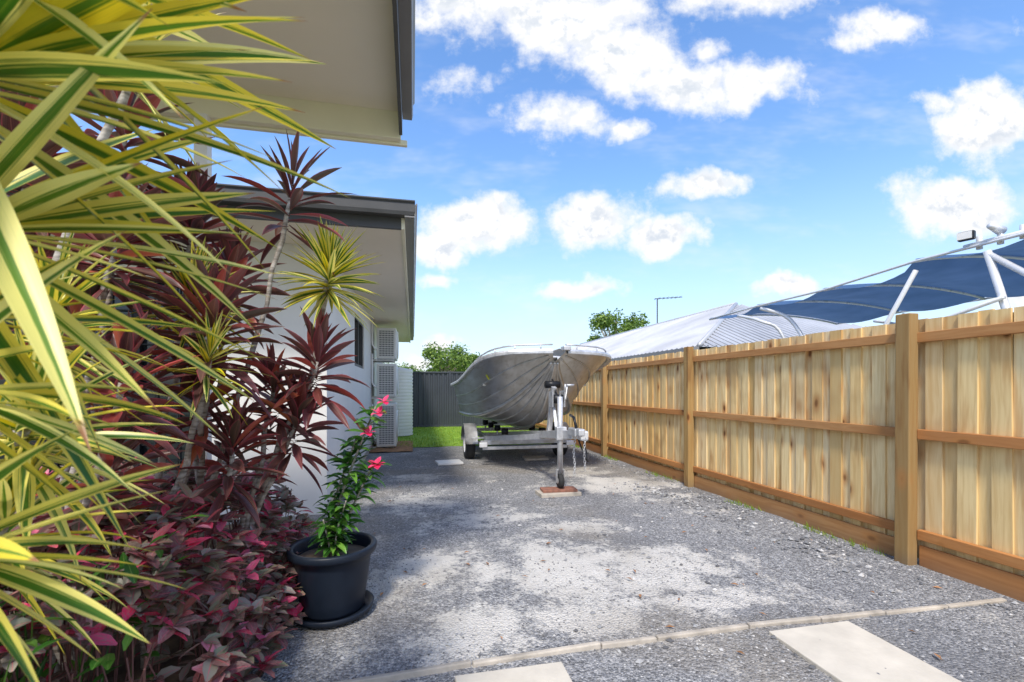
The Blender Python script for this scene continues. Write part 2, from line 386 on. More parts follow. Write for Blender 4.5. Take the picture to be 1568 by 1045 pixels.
box('wall_front_r',dx1,WX-.2,Y0,Y0+.2,0,ZT,M_wall,house)
box('wall_front_l',-9,dx0,Y0,Y0+.2,0,ZT,M_wall,house)
box('wall_front_head',dx0,dx1,Y0,Y0+.2,dz1,ZT,M_wall,house)
box('front_glass',dx0,dx1,Y0+.12,Y0+.13,0,dz1,M_glass,house)
V=[];F=[]
for xx in (dx0+.03,-3.9,-3.2,-2.55,dx1-.03): addbox(V,F,(xx,Y0+.08,dz1/2),(.05,.05,dz1))
for k in range(14): 
    z=.1+k*.16; addbox(V,F,((dx0+dx1)/2,Y0+.085,z),(dx1-dx0,.012,.012))
    addbox(V,F,(dx0+.1+k*.19,Y0+.087,dz1/2),(.012,.012,dz1))
mobj('front_screen',V,F,M_black,house)
box('wall_rear',-9,WX-.2,Y1-.2,Y1,0,ZT,M_wall,house)
EX=0.0; EY=4.18; EY2=14.6
box('soffit',-9.5,EX-.10,EY+.03,EY2,ZT,ZT+.03,M_soffit,house)
box('front_fascia',-9.5,EX-.10,EY,EY+.03,ZT-.02,ZT+.20,M_dark,house,.003)
box('side_fascia',EX-.10,EX-.07,EY,EY2,ZT-.02,ZT+.20,M_beam,house,.003)
def gutter(name,p0,p1,mat,parent,out):
    prof=[(0,.0),(.085,.0),(.095,.03),(.095,.10),(.11,.115),(.11,.125),(.10,.125),(.085,.10),(.085,.012),(.0,.012)]
    V=[];F=[]; o=Vector(out); n=len(prof)
    for p in (p0,p1):
        for a,h in prof: V.append(Vector(p)+o*a+Vector((0,0,h)))
    for i in range(n): F.append((i,(i+1)%n,n+(i+1)%n,n+i))
    F.append(tuple(range(n))[::-1]);F.append(tuple(range(n,2*n)))
    return mobj(name,V,F,mat,parent)
gutter('side_gutter',(EX-.07,EY-.09,ZT+.06),(EX-.07,EY2,ZT+.06),M_gut,house,(1,0,0))
gutter('front_gutter',(-9.5,EY,ZT+.08),(EX+.02,EY,ZT+.08),M_dark,house,(0,-1,0))
V=[(-9.5,EY-.04,ZT+.21),(EX+.0,EY-.04,ZT+.21),(EX,EY2,ZT+.21),(-9.5,EY2,ZT+.21),(-4.7,EY+4.5,ZT+1.7),(-4.7,EY2-4.5,ZT+1.7)]
F=[(0,1,4),(1,2,5,4),(2,3,5),(3,0,4,5)]
mobj('roof_sheet',V,F,M_dark,house)
box('wall_base',WX,WX+.012,Y0,Y1,0,.10,M_conc,house)
pr=empty('porch_roof')
PY=3.05; PZ=3.05; PS=1.85
box('porch_soffit',-7,-.085,PS,PY-.05,PZ,PZ+.02,M_soffit,pr)
box('porch_beam',-7,-.075,PY-.05,PY,PZ-.17,PZ+.12,M_beam,pr,.004)
box('porch_beam_lip',-7,-.035,PY,PY+.03,PZ-.185,PZ-.15,M_beam,pr,.004)
box('porch_side_fascia',-.085,-.065,PS,PY-.05,PZ-.15,PZ+.16,M_dark,pr,.002)
gutter('porch_gutter',(-.065,PS,PZ+.0),(-.065,PY+.03,PZ+.0),M_gut,pr,(.7,0,0))
box('porch_sheet',-7,.0,PS-.05,PY+.05,PZ+.165,PZ+.19,M_dark,pr)
for k in range(1,6): box('soffit_joint_%d'%k,-.085-k*1.2,-.08-k*1.2,PS,PY-.05,PZ-.004,PZ,M_gut,pr)
box('porch_post',-1.24,-1.17,PY-.085,PY-.015,0,PZ-.17,M_white,pr,.004)
box('porch_post_far',-2.65,-2.56,2.96,3.04,0,PZ-.17,M_white,pr,.004)
# ---------------------------------------------------------------- AC units
def ac(z0,z1,y):
    a=empty('air_conditioner'); x0,x1=-.74,-.34; w=.86
    y0,y1=y,y+w
    box('casing',x0,x1,y0,y1,z0,z1,M_acw,a,.015)
    V=[];F=[]; n=int((z1-z0)/.045)
    for i in range(1,n): addbox(V,F,((x0+x1)/2,y0-.008,z0+(z1-z0)*i/n),(x1-x0-.06,.014,.013))
    for i in range(6): addbox(V,F,(x0+.05+i*(x1-x0-.10)/5,y0-.016,(z0+z1)/2),(.009,.006,z1-z0-.08))
    mobj('coil_grille',V,F,M_acw,a)
    box('coil_dark',x0+.05,x1-.05,y0-.003,y0,z0+.06,z1-.06,M_gut,a)
    lathe('fan_guard',[(.30,.0),(.30,.02),(.27,.03),(.26,.015),(.2,.03),(.19,.015),(.12,.03),(.11,.015),(.04,.03),(0,.03)],(x1,y0+.4,(z0+z1)/2),M_acw,a,28,'X')
    box('bracket_l',x0-.11,x1-.05,y0+.1,y0+.14,z0-.04,z0-.005,M_galv,a); box('bracket_r',x0-.11,x1-.05,y1-.14,y1-.1,z0-.04,z0-.005,M_galv,a)
    tube('refrigerant_line',[(x0+.03,y0+.03,z0+.2),(x0-.04,y0-.05,z0+.22),(WX+.03,y0-.06,z0+.3),(WX+.03,y0-.06,z0+.9)],.018,M_white,a)
ac(.05,.96,9.9); ac(1.10,1.80,9.9); ac(1.90,2.55,9.9)
V=[];prof=[]
for i in range(61):
    z=i*1.75/60; prof.append((.40+.012*math.sin(i*math.pi/1.5),z+.03))
prof.append((.0,1.86))
lathe('rainwater_tank',prof,(-.40,12.6,0),M_white)
# ---------------------------------------------------------------- hull loft
def hull(parent,cx,cy,dz,sc,mat,yaw=0,rails=True):
    T=[ # yk zk | c yc zc | w yg zg   (y measured from the bow aft)
    (4.4,.60,.84,4.4,.78,1.0,4.4,1.40),(3.1,.60,.84,3.1,.80,1.0,3.1,1.45),(2.1,.62,.77,2.0,.86,1.02,1.9,1.54),
    (1.45,.70,.62,1.30,.99,1.00,1.05,1.66),(1.05,.84,.46,.92,1.14,.94,.58,1.73),(.78,1.02,.31,.68,1.30,.82,.28,1.775),
    (.55,1.24,.18,.48,1.46,.62,.11,1.80),(.36,1.47,.08,.30,1.60,.34,.03,1.81),(.2,1.68,.03,.17,1.71,.10,.0,1.815)]
    rot=Matrix.Rotation(yaw,3,'Z')
    def W(x,y,z): 
        p=rot@Vector((x*sc,y*sc,0)); return Vector((cx+p.x,cy+p.y,z*sc+dz))
    K=[smoothcurve([(0,t[0],t[1]) for t in T],5),smoothcurve([(t[2],t[3],t[4]) for t in T],5),smoothcurve([(t[5],t[6],t[7]) for t in T],5)]
    def pt(i,s,side):
        k,c,g=K[0][i],K[1][i],K[2][i]
        if s<=1: p=k.lerp(c,s)
        else: p=c.lerp(g,s-1)+Vector((-.02*math.sin(math.pi*(s-1))*min(1,c.x*2),0,0))
        return W(p.x*side,p.y,p.z)
    N=len(K[0])
    for side in (1,-1):
        for nm,SS in (('bottom',[0,.2,.4,.6,.8,1]),('topside',[1,1.2,1.4,1.6,1.8,2])):
            V=[];F=[]
            for i in range(N):
                for s in SS: V.append(pt(i,s,side))
            m=len(SS)
            for i in range(N-1):
                for j in range(m-1):
                    f=(i*m+j,i*m+j+1,(i+1)*m+j+1,(i+1)*m+j); F.append(f if side<0 else f[::-1])
            mobj('hull_%s_%s'%(nm,'a' if side>0 else 'b'),V,F,mat,parent,smooth=True)
        V=[];F=[]
        for s,r in ((.3,.017),(.55,.017),(.8,.017),(1.0,.032),(1.3,.013),(1.6,.013)):
            addtube(V,F,[pt(i,s,side)+Vector((0,0,-.006)) for i in range(N-2)],r*sc,6)
        mobj('strakes_%s'%('a' if side>0 else 'b'),V,F,mat,parent,smooth=True)
        V=[];F=[]
        for i in range(N):
            p=pt(i,2,side); q=pt(min(i+1,N-1),2,side)-pt(max(i-1,0),2,side); o=Vector((q.y,-q.x,0)).normalized()*(-side)
            if o.x*side<0 and i<N-6: o=-o
            for a,h in ((-.03,.02),(.045,.02),(.055,-.005),(.055,-.035),(.045,-.045),(.0,-.03)): V.append(p+o*a*sc+Vector((0,0,h*sc)))
        for i in range(N-1):
            for k in range(6): a=i*6+k;b=i*6+(k+1)%6; F.append((a,b,b+6,a+6))
        mobj('gunwale_%s'%('a' if side>0 else 'b'),V,F,M_galv,parent)
    V=[];F=[]; addtube(V,F,[pt(i,0,1)+Vector((0,0,-.01)) for i in range(N)],.024*sc,6); mobj('keel',V,F,mat,parent,smooth=True)
    V=[pt(0,s,1) for s in (2,1.5,1,.5,0)]+[pt(0,s,-1) for s in (.5,1,1.5,2)]; mobj('transom',V,[tuple(range(9))],mat,parent)
    V=[];F=[]
    for i in range(N):
        V+= [pt(i,.95,1)+Vector((0,0,.03)),pt(i,.95,-1)+Vector((0,0,.03))]
    for i in range(N-1): F.append((2*i,2*i+1,2*i+3,2*i+2))
    mobj('floor',V,F,mat,parent)
    V=[];F=[]
    fd=range(N-17,N)
    for i in fd: V+= [pt(i,1.93,1),(pt(i,1.93,1)+pt(i,1.93,-1))/2+Vector((0,0,.04)),pt(i,1.93,-1)]
    for i in range(len(fd)-1):
        F+=[(3*i,3*i+1,3*i+4,3*i+3),(3*i+1,3*i+2,3*i+5,3*i+4)]
    mobj('foredeck',V,F,M_galv,parent,smooth=True)
    for k,i in enumerate((6,14)):
        a=pt(i,1.6,1);b=pt(i,1.6,-1); V=[];F=[]; addbox(V,F,(a+b)/2,((a-b).length,.25*sc,.04)); mobj('thwart_%d'%k,V,F,mat,parent)
    return pt,N,K
boat=empty('aluminium_boat')
BX,BY=1.86,5.85
pt,N,K=hull(boat,1.93,BY,-.03,1.0,M_hull,yaw=.012)
for side in (1,-1):
    idx=list(range(12,N-1,3)); P=[pt(i,2,side)*1.0+Vector((-.03*side,0,.085)) for i in idx]
    V=[];F=[]; addtube(V,F,[pt(idx[0],2,side)]+P+[pt(N-1,2,side)+Vector((0,.02,.085))],.012,8)
    for p,i in list(zip(P,idx))[::2]: addtube(V,F,[p,pt(i,2,side)+Vector((-.03*side,0,0))],.010,6)
    mobj('grab_rail_'+('a' if side>0 else 'b'),V,F,M_galv,boat,smooth=True)
V=[];F=[]; addbox(V,F,pt(N-1,2,1)+Vector((-.02,-.03,.03)),(.10,.16,.06)); mobj('bow_fitting',V,F,M_galv,boat,bevel=.01)
st=pt(17,1.60,-1); stn=pt(18,1.60,-1); d=(stn-st); up=pt(17,1.78,-1)-st
off=Vector((-.012,-.02,0)); mobj('yellow_hull_patch',[st+off,st+d*.5+off,st+d*.5+up*.6+off,st+up*.6+off],[(0,1,2,3)],M_yellow,boat)  # small flat yellow-green patch set just off the hull topside
V=[];F=[]; addbox(V,F,(BX,10.45,1.35),(.3,.35,.45)); mobj('outboard_cowl',V,F,M_black,boat,bevel=.07)
box('outboard_leg',BX-.06,BX+.06,10.35,10.5,.45,1.15,M_black,boat,.02)
# ---------------------------------------------------------------- trailer
tr=empty('boat_trailer')
def chan(name,a,b,w,h,mat=M_galv):
    a=Vector(a);b=Vector(b); d=b-a; q=d.to_track_quat('Y','Z').to_matrix(); V=[];F=[]
    addbox(V,F,(a+b)/2,(w,d.length,h),q); return mobj(name,V,F,mat,tr,bevel=.004)
AX=8.25
chan('drawbar',(1.80,8.6,.40),(1.78,4.85,.76),.075,.10)
chan('frame_a',(BX-.62,10.1,.42),(BX-.62,7.7,.42),.06,.09); chan('frame_b',(BX+.62,10.1,.42),(BX+.62,7.7,.42),.06,.09)
chan('frame_c',(BX-.62,7.7,.42),(1.79,6.2,.60),.055,.08); chan('frame_d',(BX+.62,7.7,.42),(1.80,6.2,.60),.055,.08)
for k,yy in enumerate((7.55,8.9,10.0)): chan('crossmember_%d'%k,(BX-.75,yy,.37),(BX+.75,yy,.37),.07,.07)
chan('axle',(BX-.8,AX,.29),(BX+.8,AX,.29),.05,.05)
chan('light_board',(BX-.75,7.35,.30),(BX+.70,7.35,.30),.03,.05,M_galv)
for s in (-1,1):
    for k,(yy) in enumerate((7.6,8.3,9.0,9.7)):
        V=[];F=[]; addtube(V,F,[(BX+s*.33-.05,yy,.545),(BX+s*.33+.05,yy,.545)],.055,14); mobj('roller_%d_%s'%(k,s),V,F,M_black,tr,smooth=True)
        chan('roller_arm_%d_%s'%(k,s),(BX+s*.33,yy,.42),(BX+s*.33,yy+.01,.53),.03,.03)
    wx=BX+s*.86
    rim=[(.0,-.05),(.06,-.055),(.12,-.03),(.15,-.07),(.165,-.085)]
    lathe('wheel_rim_%s'%s,[(r,(-z if s>0 else z)) for r,z in rim],(wx,AX,.285),M_tubew,tr,28,'X')
    ty=[(.165,-.085),(.20,-.09),(.25,-.085),(.275,-.065),(.283,-.03),(.285,0),(.283,.03),(.275,.065),(.25,.085),(.165,.085)]
    lathe('tyre_%s'%s,ty,(wx,AX,.285),M_rubber,tr,32,'X')
    V=[];F=[]; seg=14
    for i in range(seg+1):
        a=math.pi*(.02+.96*i/seg); yy=AX+math.cos(a)*.36; zz=.285+math.sin(a)*.36
        V+= [(wx-.11,yy,zz),(wx+.11,yy,zz),(wx+s*.112,yy,zz-.045)]
    for i in range(seg): F+=[(3*i,3*i+1,3*i+4,3*i+3),((3*i+(1 if s>0 else 0)),3*i+2,3*i+5,3*i+3+(1 if s>0 else 0))]
    mobj('mudguard_%s'%s,V,F,M_galv,tr,smooth=True)
    chan('mudguard_stay_%s'%s,(wx,7.82,.42),(BX+s*.6,7.82,.42),.03,.03)
    V=[];F=[]; addbox(V,F,(BX+s*.74,7.325,.36),(.13,.05,.08)); mobj('marker_lamp_%s'%s,V,F,M_tubew,tr,bevel=.01)
chan('winch_post',(1.81,5.95,.66),(1.83,5.78,1.30),.06,.06)
chan('winch_brace',(1.80,5.55,.70),(1.82,5.78,1.08),.04,.03)
V=[];F=[]; addtube(V,F,[(1.74,5.88,1.33),(1.94,5.88,1.33)],.05,14); mobj('bow_roller',V,F,M_black,tr,smooth=True)
V=[];F=[]; addtube(V,F,[(1.77,5.68,1.14),(1.91,5.68,1.14)],.06,16); mobj('winch_drum',V,F,M_black,tr,smooth=True)
V=[];F=[]; addtube(V,F,[(1.91,5.68,1.14),(1.96,5.68,1.14),(1.96,5.62,1.32)],.011,8); addtube(V,F,[(1.95,5.62,1.32),(2.05,5.62,1.32)],.016,8); mobj('winch_handle',V,F,M_galv,tr,smooth=True)
box('winch_plate_l',1.755,1.765,5.60,5.78,1.04,1.24,M_galv,tr); box('winch_plate_r',1.915,1.925,5.60,5.78,1.04,1.24,M_galv,tr)
tube('winch_strap',[(1.84,5.68,1.19),(1.86,5.95,1.40)],.014,M_black,tr)
JX,JY=1.73,5.22
tube('jockey_tube',[(JX,JY,.26),(JX,JY,1.18)],.034,M_galv,tr,14)
tube('jockey_inner',[(JX,JY,.20),(JX,JY,.5)],.026,M_galv,tr,12)
tube('jockey_handle',[(JX,JY,1.18),(JX,JY,1.24),(JX+.02,JY-.13,1.25),(JX+.02,JY-.13,1.33)],.011,M_galv,tr)
box('jockey_clamp',JX-.055,JX+.07,JY-.05,JY+.05,.66,.82,M_galv,tr,.01)
lathe('jockey_tyre',[(.03,-.03),(.07,-.032),(.088,-.02),(.09,0),(.088,.02),(.07,.032),(.03,.03)],(JX,JY,.17),M_rubber,tr,24,'X')
lathe('jockey_hub',[(.0,-.034),(.03,-.034),(.04,-.025),(.04,.025),(.03,.034),(0,.034)],(JX,JY,.17),M_galv,tr,20,'X')
box('fork_l',JX-.048,JX-.040,JY-.02,JY+.02,.15,.30,M_galv,tr); box('fork_r',JX+.040,JX+.048,JY-.02,JY+.02,.15,.30,M_galv,tr)
box('fork_top',JX-.048,JX+.048,JY-.022,JY+.022,.30,.31,M_galv,tr)
V=[];F=[]; addbox(V,F,(1.78,4.83,.79),(.10,.24,.09)); addbox(V,F,(1.78,4.68,.80),(.075,.12,.08)); mobj('coupling',V,F,M_galv,tr,bevel=.015)
tube('coupling_lever',[(1.78,4.80,.84),(1.78,4.88,.95),(1.78,5.0,.97)],.016,M_black,tr)
V=[];F=[]; addbox(V,F,(1.90,4.90,.74),(.10,.10,.11)); mobj('coupling_lock',V,F,M_tubew,tr,bevel=.02)
V=[];F=[]
def chain(x,y,z0,z1):
    z=z0;k=0
    while z>z1:
        ring=[]
        for i in range(9):
            a=2*math.pi*i/8; u=math.cos(a)*.012; w=math.sin(a)*.02
            ring.append((x+(u if k%2 else 0)+.006*math.sin(z*20),y+(0 if k%2 else u),z+w))
        addtube(V,F,ring,.0042,5,False); z-=.03;k+=1
chain(1.90,4.86,.72,.38); chain(1.80,4.92,.70,.30)
mobj('safety_chains',V,F,M_galv,tr,smooth=True)
V=[];F=[]; addtube(V,F,smoothcurve([(1.86,4.98,.72),(1.92,4.9,.50),(1.98,4.95,.45),(1.97,5.1,.7)],6),.009,6); addbox(V,F,(1.96,5.1,.70),(.05,.04,.09)); mobj('wiring_plug',V,F,M_black,tr)
bl=empty('timber_block')
V=[];F=[]; addbox(V,F,(1.70,5.2,.028),(.50,.24,.045),Matrix.Rotation(.05,3,'Z')); mobj('lower_plank',V,F,M_conc,bl,bevel=.005)
V=[];F=[]; addbox(V,F,(1.71,5.22,.066),(.42,.19,.03),Matrix.Rotation(-.06,3,'Z')); mobj('upper_plank',V,F,M_brick,bl,bevel=.005)
V=[];F=[]; addbox(V,F,(.60,7.75,.028),(.42,.36,.035),Matrix.Rotation(.1,3,'Z')); mobj('white_slab',V,F,M_white,bevel=.006)
V=[];F=[]; addbox(V,F,(2.15,7.9,.028),(.42,.36,.035),Matrix.Rotation(-.1,3,'Z')); mobj('white_slab',V,F,M_conc,bevel=.006)
# ---------------------------------------------------------------- pot
pot=empty('potted_plant')
PC=(-.445,2.76,0)
lathe('pot_body',[(0,.03),(.165,.03),(.17,.05),(.205,.30),(.212,.345),(.235,.35),(.240,.362),(.240,.385),(.234,.392),(.215,.392),(.205,.38),(.200,.30)],PC,M_pot,pot,56)
lathe('saucer',[(0,.008),(.19,.008),(.215,.02),(.225,.05),(.215,.052),(.20,.03),(0,.025)],PC,M_pot,pot,56)
lathe('potting_soil',[(.205,.32),(.12,.335),(.05,.33),(0,.335)],PC,M_soil,pot,30)
# ---------------------------------------------------------------- leaves
class Leafer:
    def __init__(s): s.V=[];s.F=[];s.uv=[]
    def blade(s,o,d,L,Wd,droop=1.,fold=.25,seg=8,prof='strap',roll=0,twist=0):
        o=Vector(o); d=Vector(d).normalized(); 
        ref=Vector((0,0,1)) if abs(d.z)<.97 else Vector((1,0,0))
        side=d.cross(ref).normalized()
        if roll: side=Matrix.Rotation(roll,3,d)@side
        p=o.copy(); n0=len(s.V); st=L/seg
        for i in range(seg+1):
            t=i/seg
            if prof=='strap': w=Wd*(.40+.60*min(1,t/.25))*(1-max(0,(t-.4)/.6)**1.6)
            elif prof=='cord': w=Wd*(.20+.80*math.sin(min(1,t/.5)*math.pi/2)**1.4)*(1-max(0,(t-.5)/.5)**1.8)
            else: w=Wd*math.sin(math.pi*min(1,t*.93+.03))**.75*(1.15-.5*t)
            w=max(w,.0006)
            sd=side if not twist else Matrix.Rotation(twist*t,3,d)@side
            nrm=sd.cross(d).normalized()
            f=fold*w
            s.V+= [p-sd*w/2+nrm*f, p-sd*w/4+nrm*f*.35, p.copy(), p+sd*w/4+nrm*f*.35, p+sd*w/2+nrm*f]
            s.uv+= [(0,t),(.25,t),(.5,t),(.75,t),(1,t)]
            p=p+d*st
            g=droop*st/L*(.3+1.4*t)
            ax=d.cross(Vector((0,0,-1)))
            if ax.length>1e-3:
                d=(Matrix.Rotation(min(g*ax.length,.6),3,ax.normalized())@d).normalized()
        for i in range(seg):
            for k in range(4):
                a=n0+i*5+k; s.F.append((a,a+1,a+6,a+5))
    def small(s,o,d,L,Wd,fold=.2,curl=.4,roll=0):
        s.blade(o,d,L,Wd,curl,fold,3,'ov',roll)
    def done(s,name,mat,parent): return mobj(name,s.V,s.F,mat,parent,smooth=True,uv=s.uv)
def rosette(lf,c,n,L,Wd,axis=(0,0,1),emin=-35,emax=85,droop=1.1,prof='strap',seg=8,fold=.25,hstem=.12):
    axis=Vector(axis).normalized(); q=Vector((0,0,1)).rotation_difference(axis)
    for i in range(n):
        f=i/(n-1) if n>1 else 0
        el=math.radians(emin+(emax-emin)*(f**1.05)+U(-9,9))
        a=i*2.39996+U(-.25,.25)
        d=Vector((math.cos(a)*math.cos(el),math.sin(a)*math.cos(el),math.sin(el))); d=q@d
        ll=L*U(.80,1.12)*(1-.3*f**3)
        o=Vector(c)+axis*(hstem*(f-.7))
        lf.blade(o,d,ll,Wd*U(.8,1.15)*(1-.3*f**4),droop*U(.4,1.4)*(1.1-.6*f),fold,seg,prof,U(-.5,.5),U(-.7,.7))
def cane(name,P,r0,r1,parent):
    C=smoothcurve(P,6); m=len(C)
    C=[c+Vector((mnoise.noise(c*5)*.03,mnoise.noise(c*5+Vector((9,0,0)))*.02,0)) if 0<i<m-1 else c for i,c in enumerate(C)]
    tube(name,C,[r0+(r1-r0)*i/(m-1)+.0018*math.sin(i*2.1) for i in range(m)],M_stem,parent,9)
def cordyline(heads,base):
    e=empty('cordyline_plant'); lf=Leafer()
    for k,(c,n,L,W,ax,mid) in enumerate(heads):
        cane('cane_%d'%k,[base[k%len(base)]]+mid+[c],.016,.011,e)
        rosette(lf,c,int(n*1.2),L,W,ax,-28,86,.62,'cord',8,.28,.26)
    lf.done('leaves',M_cord,e)
cordyline([((-.615,2.55,2.28),22,.35,.050,(.12,-.1,1),[(-1.0,2.5,.7),(-.82,2.55,1.4)]),
           ((-.50,2.62,1.42),46,.30,.056,(.1,-.1,1),[(-.85,2.6,.6),(-.68,2.6,1.0)]),
           ((-.60,2.60,1.10),36,.29,.050,(.2,-.2,1),[(-.85,2.6,.5)]),
           ((-.72,2.62,1.26),30,.28,.050,(-.1,-.2,1),[(-.85,2.6,.5)])],[(-1.05,2.45,.05),(-.9,2.55,.05)])
cordyline([((-.88,2.28,1.56),42,.35,.066,(.15,-.25,1),[(-1.1,2.3,.6),(-.95,2.3,1.1)]),
           ((-1.10,2.60,2.08),50,.35,.062,(.1,-.2,1),[(-1.2,2.5,.8),(-1.15,2.6,1.5)]),
           ((-.92,2.60,1.84),28,.30,.056,(.2,-.2,1),[(-1.1,2.5,.8),(-.98,2.6,1.3)]),
           ((-1.0,2.50,1.22),38,.33,.055,(0,-.2,1),[(-1.15,2.5,.5)]),
           ((-.84,2.40,.98),34,.30,.050,(.2,-.2,1),[(-1.0,2.4,.4)])],[(-1.15,2.3,.05),(-1.25,2.5,.05)])
cordyline([((-1.20,2.25,2.38),38,.35,.060,(.1,-.15,1),[(-1.3,2.3,.8),(-1.3,2.32,1.6)]),
           ((-1.42,2.50,1.93),44,.38,.060,(.1,-.2,1),[(-1.45,2.4,.8),(-1.4,2.45,1.4)]),
           ((-1.15,2.08,1.86),38,.34,.058,(.2,-.2,1),[(-1.3,2.1,.8),(-1.25,2.1,1.3)]),
           ((-1.62,2.3,2.2),42,.40,.060,(.1,-.2,1),[(-1.6,2.3,.8),(-1.6,2.3,1.5)]),
           ((-1.30,2.15,1.45),38,.34,.056,(.1,-.2,1),[(-1.4,2.2,.6)]),
           ((-1.05,1.95,1.30),30,.28,.050,(.2,-.2,1),[(-1.25,2.0,.6)]),
           ((-1.55,2.2,1.65),38,.36,.056,(.1,-.2,1),[(-1.5,2.2,.6)]),
           ((-1.12,2.0,.98),30,.28,.050,(.2,-.2,1),[(-1.25,2.0,.5)])],[(-1.35,2.2,.05),(-1.5,2.35,.05)])
def dracaena(heads,base,droop=.55):
    e=empty('variegated_dracaena'); lf=Leafer()
    for k,(c,n,L,W,ax,mid) in enumerate(heads):
        cane('cane_%d'%k,[base[k%len(base)]]+mid+[c],.018,.011,e)
        rosette(lf,c,n,L,W,ax,-30,84,droop,'strap',9,.22,.16)
    lf.done('leaves',M_var,e)
dracaena([((-.44,2.62,1.90),120,.32,.028,(.1,-.1,1),[(-.8,2.7,.7),(-.55,2.65,1.35)]),
          ((-.98,2.35,1.70),64,.30,.026,(.1,-.2,1),[(-1.1,2.7,.8)]),
          ((-.86,2.20,1.40),40,.26,.024,(.3,-.3,1),[(-1.05,2.6,.7)])],[(-.95,2.75,.05),(-1.1,2.8,.05)],.5)
dracaena([((-.93,1.36,1.20),58,.33,.030,(.25,-.15,1),[(-1.2,1.5,.5)]),
          ((-.98,1.50,1.47),46,.30,.026,(.3,-.1,1),[(-1.25,1.6,.8)]),
          ((-.98,1.36,.95),44,.34,.030,(.35,-.1,1),[(-1.2,1.5,.5)]),
          ((-.92,1.80,2.42),40,.36,.018,(.2,-.1,.6),[(-1.25,1.7,.8),(-1.15,1.8,1.7)])],[(-1.25,1.5,.05)],.6)
# foreground plant
e=empty('variegated_dracaena'); lf=Leafer()
fg=[((-.68,.86,1.76),28,.62,.050,(1,-.08,.25),18,85,.42),
    ((-.74,.96,1.55),20,.58,.040,(1,-.05,.10),26,85,.28),
    ((-.66,.82,1.93),24,.62,.052,(1,-.10,.05),8,82,.30),
    ((-.66,.82,1.27),13,.33,.038,(1,.1,-.25),15,80,.55),
    ((-.65,.80,1.04),16,.33,.040,(1,.1,-.2),15,80,.55),
    ((-.78,1.00,1.40),10,.36,.028,(1,0,.1),10,80,.4)]
for k,(c,n,L,W,ax,e0,e1,dr) in enumerate(fg):
    cane('cane_%d'%k,[(-1.0,1.0,.05),(-.95+.02*k,.95,.6),(c[0]-.12,c[1]+.04,c[2]-.2),c],.018,.012,e)
    rosette(lf,c,n,L,W,ax,e0,e1,dr,'strap',14,.16,.10)
lf.done('leaves',M_var,e)
# --- burgundy shrub
sh=empty('burgundy_shrub'); lf=Leafer(); V=[];F=[]
def shh(x,y):
    edge=max(0,min(1,(-.60-x)/.30))**.6
    near=max(0,min(1,(y-1.05)/.3))**.5
    return (.72+.10*mnoise.noise((x*3.1,y*3.1,0))+.06*mnoise.noise((x*9,y*9,2)))*edge*near*(.86 if y<1.8 else 1)
for i in range(150):
    x=U(-2.2,-.78); y=U(1.2,3.35); h=shh(x,y)
    for k in range(3):
        a=R()*6.28; r=U(.04,.14); tip=Vector((x+math.cos(a)*r,y+math.sin(a)*r,h*U(.7,.98))); b=Vector((x,y,.03))
        addtube(V,F,[b,(b+tip)/2+Vector((0,0,.03)),tip],.003,4)
cnt=0
while cnt<1600:
    x=U(-2.2,-.60); y=U(1.08,3.35); h=shh(x,y)
    if h<.1: continue
    if R()<.55: z=h*U(.88,1.08)
    else:
        z=h*U(.12,1.0)
        if x<-1.0 and y>1.6 and R()<.85: continue
    if x>-.98 and y<1.75: continue
    cnt+=1; a0=R()*6.28; nl=random.randint(4,6)
    ox=.35 if x>-1.0 else 0
    for j in range(nl):
        az=a0+j*6.28/nl+U(-.3,.3); el=U(-.25,.75)
        d=Vector((math.cos(az)*math.cos(el)+ox,math.sin(az)*math.cos(el)-.2,math.sin(el)))
        L=U(.055,.10)
        lf.small((x,y,z),d,L,L*U(.52,.66),.14,U(.3,1.2),U(-.6,.6))
lf.done('leaves',M_shrub,sh); mobj('twigs',V,F,M_twig,sh)
gp=empty('green_undergrowth'); lf=Leafer()
for i in range(360):
    x=U(-1.5,-.8);y=U(1.1,1.9);z=U(.15,.80); az=R()*6.28; el=U(-.4,.8)
    if R()<.6: lf.small((x,y,z),(math.cos(az)*math.cos(el),math.sin(az)*math.cos(el),math.sin(el)),U(.06,.11),U(.02,.04),.15,.8)
for i in range(30):
    x=U(-1.5,-.9);y=U(1.3,1.9); lf.blade((x,y,.05),(U(-.3,.3),U(-.3,.3),1),U(.4,.8),.012,.8,.2,6)
lf.done('leaves',M_green,gp)
# --- potted plant foliage
lf=Leafer(); fl=Leafer(); V=[];F=[]
def flower(c):
    for k in range(5):
        a=k*1.257+U(-.1,.1); fl.small(c,(math.cos(a),math.sin(a)*.7-.3,math.sin(a)*.5+.2),.048,.042,.1,.5)
def shoot(P,r,n0,Ls,nf=0,start=.15):
    C=smoothcurve(P,8); addtube(V,F,C,[r*(1-.5*i/len(C)) for i in range(len(C))],6)
    m=len(C)
    for j in range(n0):
        f=start+(1-start)*j/n0; p=C[min(m-1,int(f*(m-1)))]; az=j*2.4+U(-.4,.4); el=U(-.4,.7)
        lf.blade(p,(math.cos(az)*math.cos(el),math.sin(az)*math.cos(el),math.sin(el)),Ls*U(.7,1.2),Ls*.36,U(.4,1.3),.18,4,'ov',U(-.4,.4))
    for q in range(nf): flower(C[-1-q*2]+Vector((U(.0,.05),U(-.07,-.03),U(0,.03))))
b=Vector((-.445,2.76,.33))
shoot([b,(-.43,2.73,.55),(-.33,2.68,.85),(-.20,2.62,1.18)],.010,96,.11,3,.12)
shoot([b+Vector((.02,.02,0)),(-.38,2.74,.5),(-.28,2.70,.72),(-.21,2.66,.86)],.009,72,.105,2,.15)
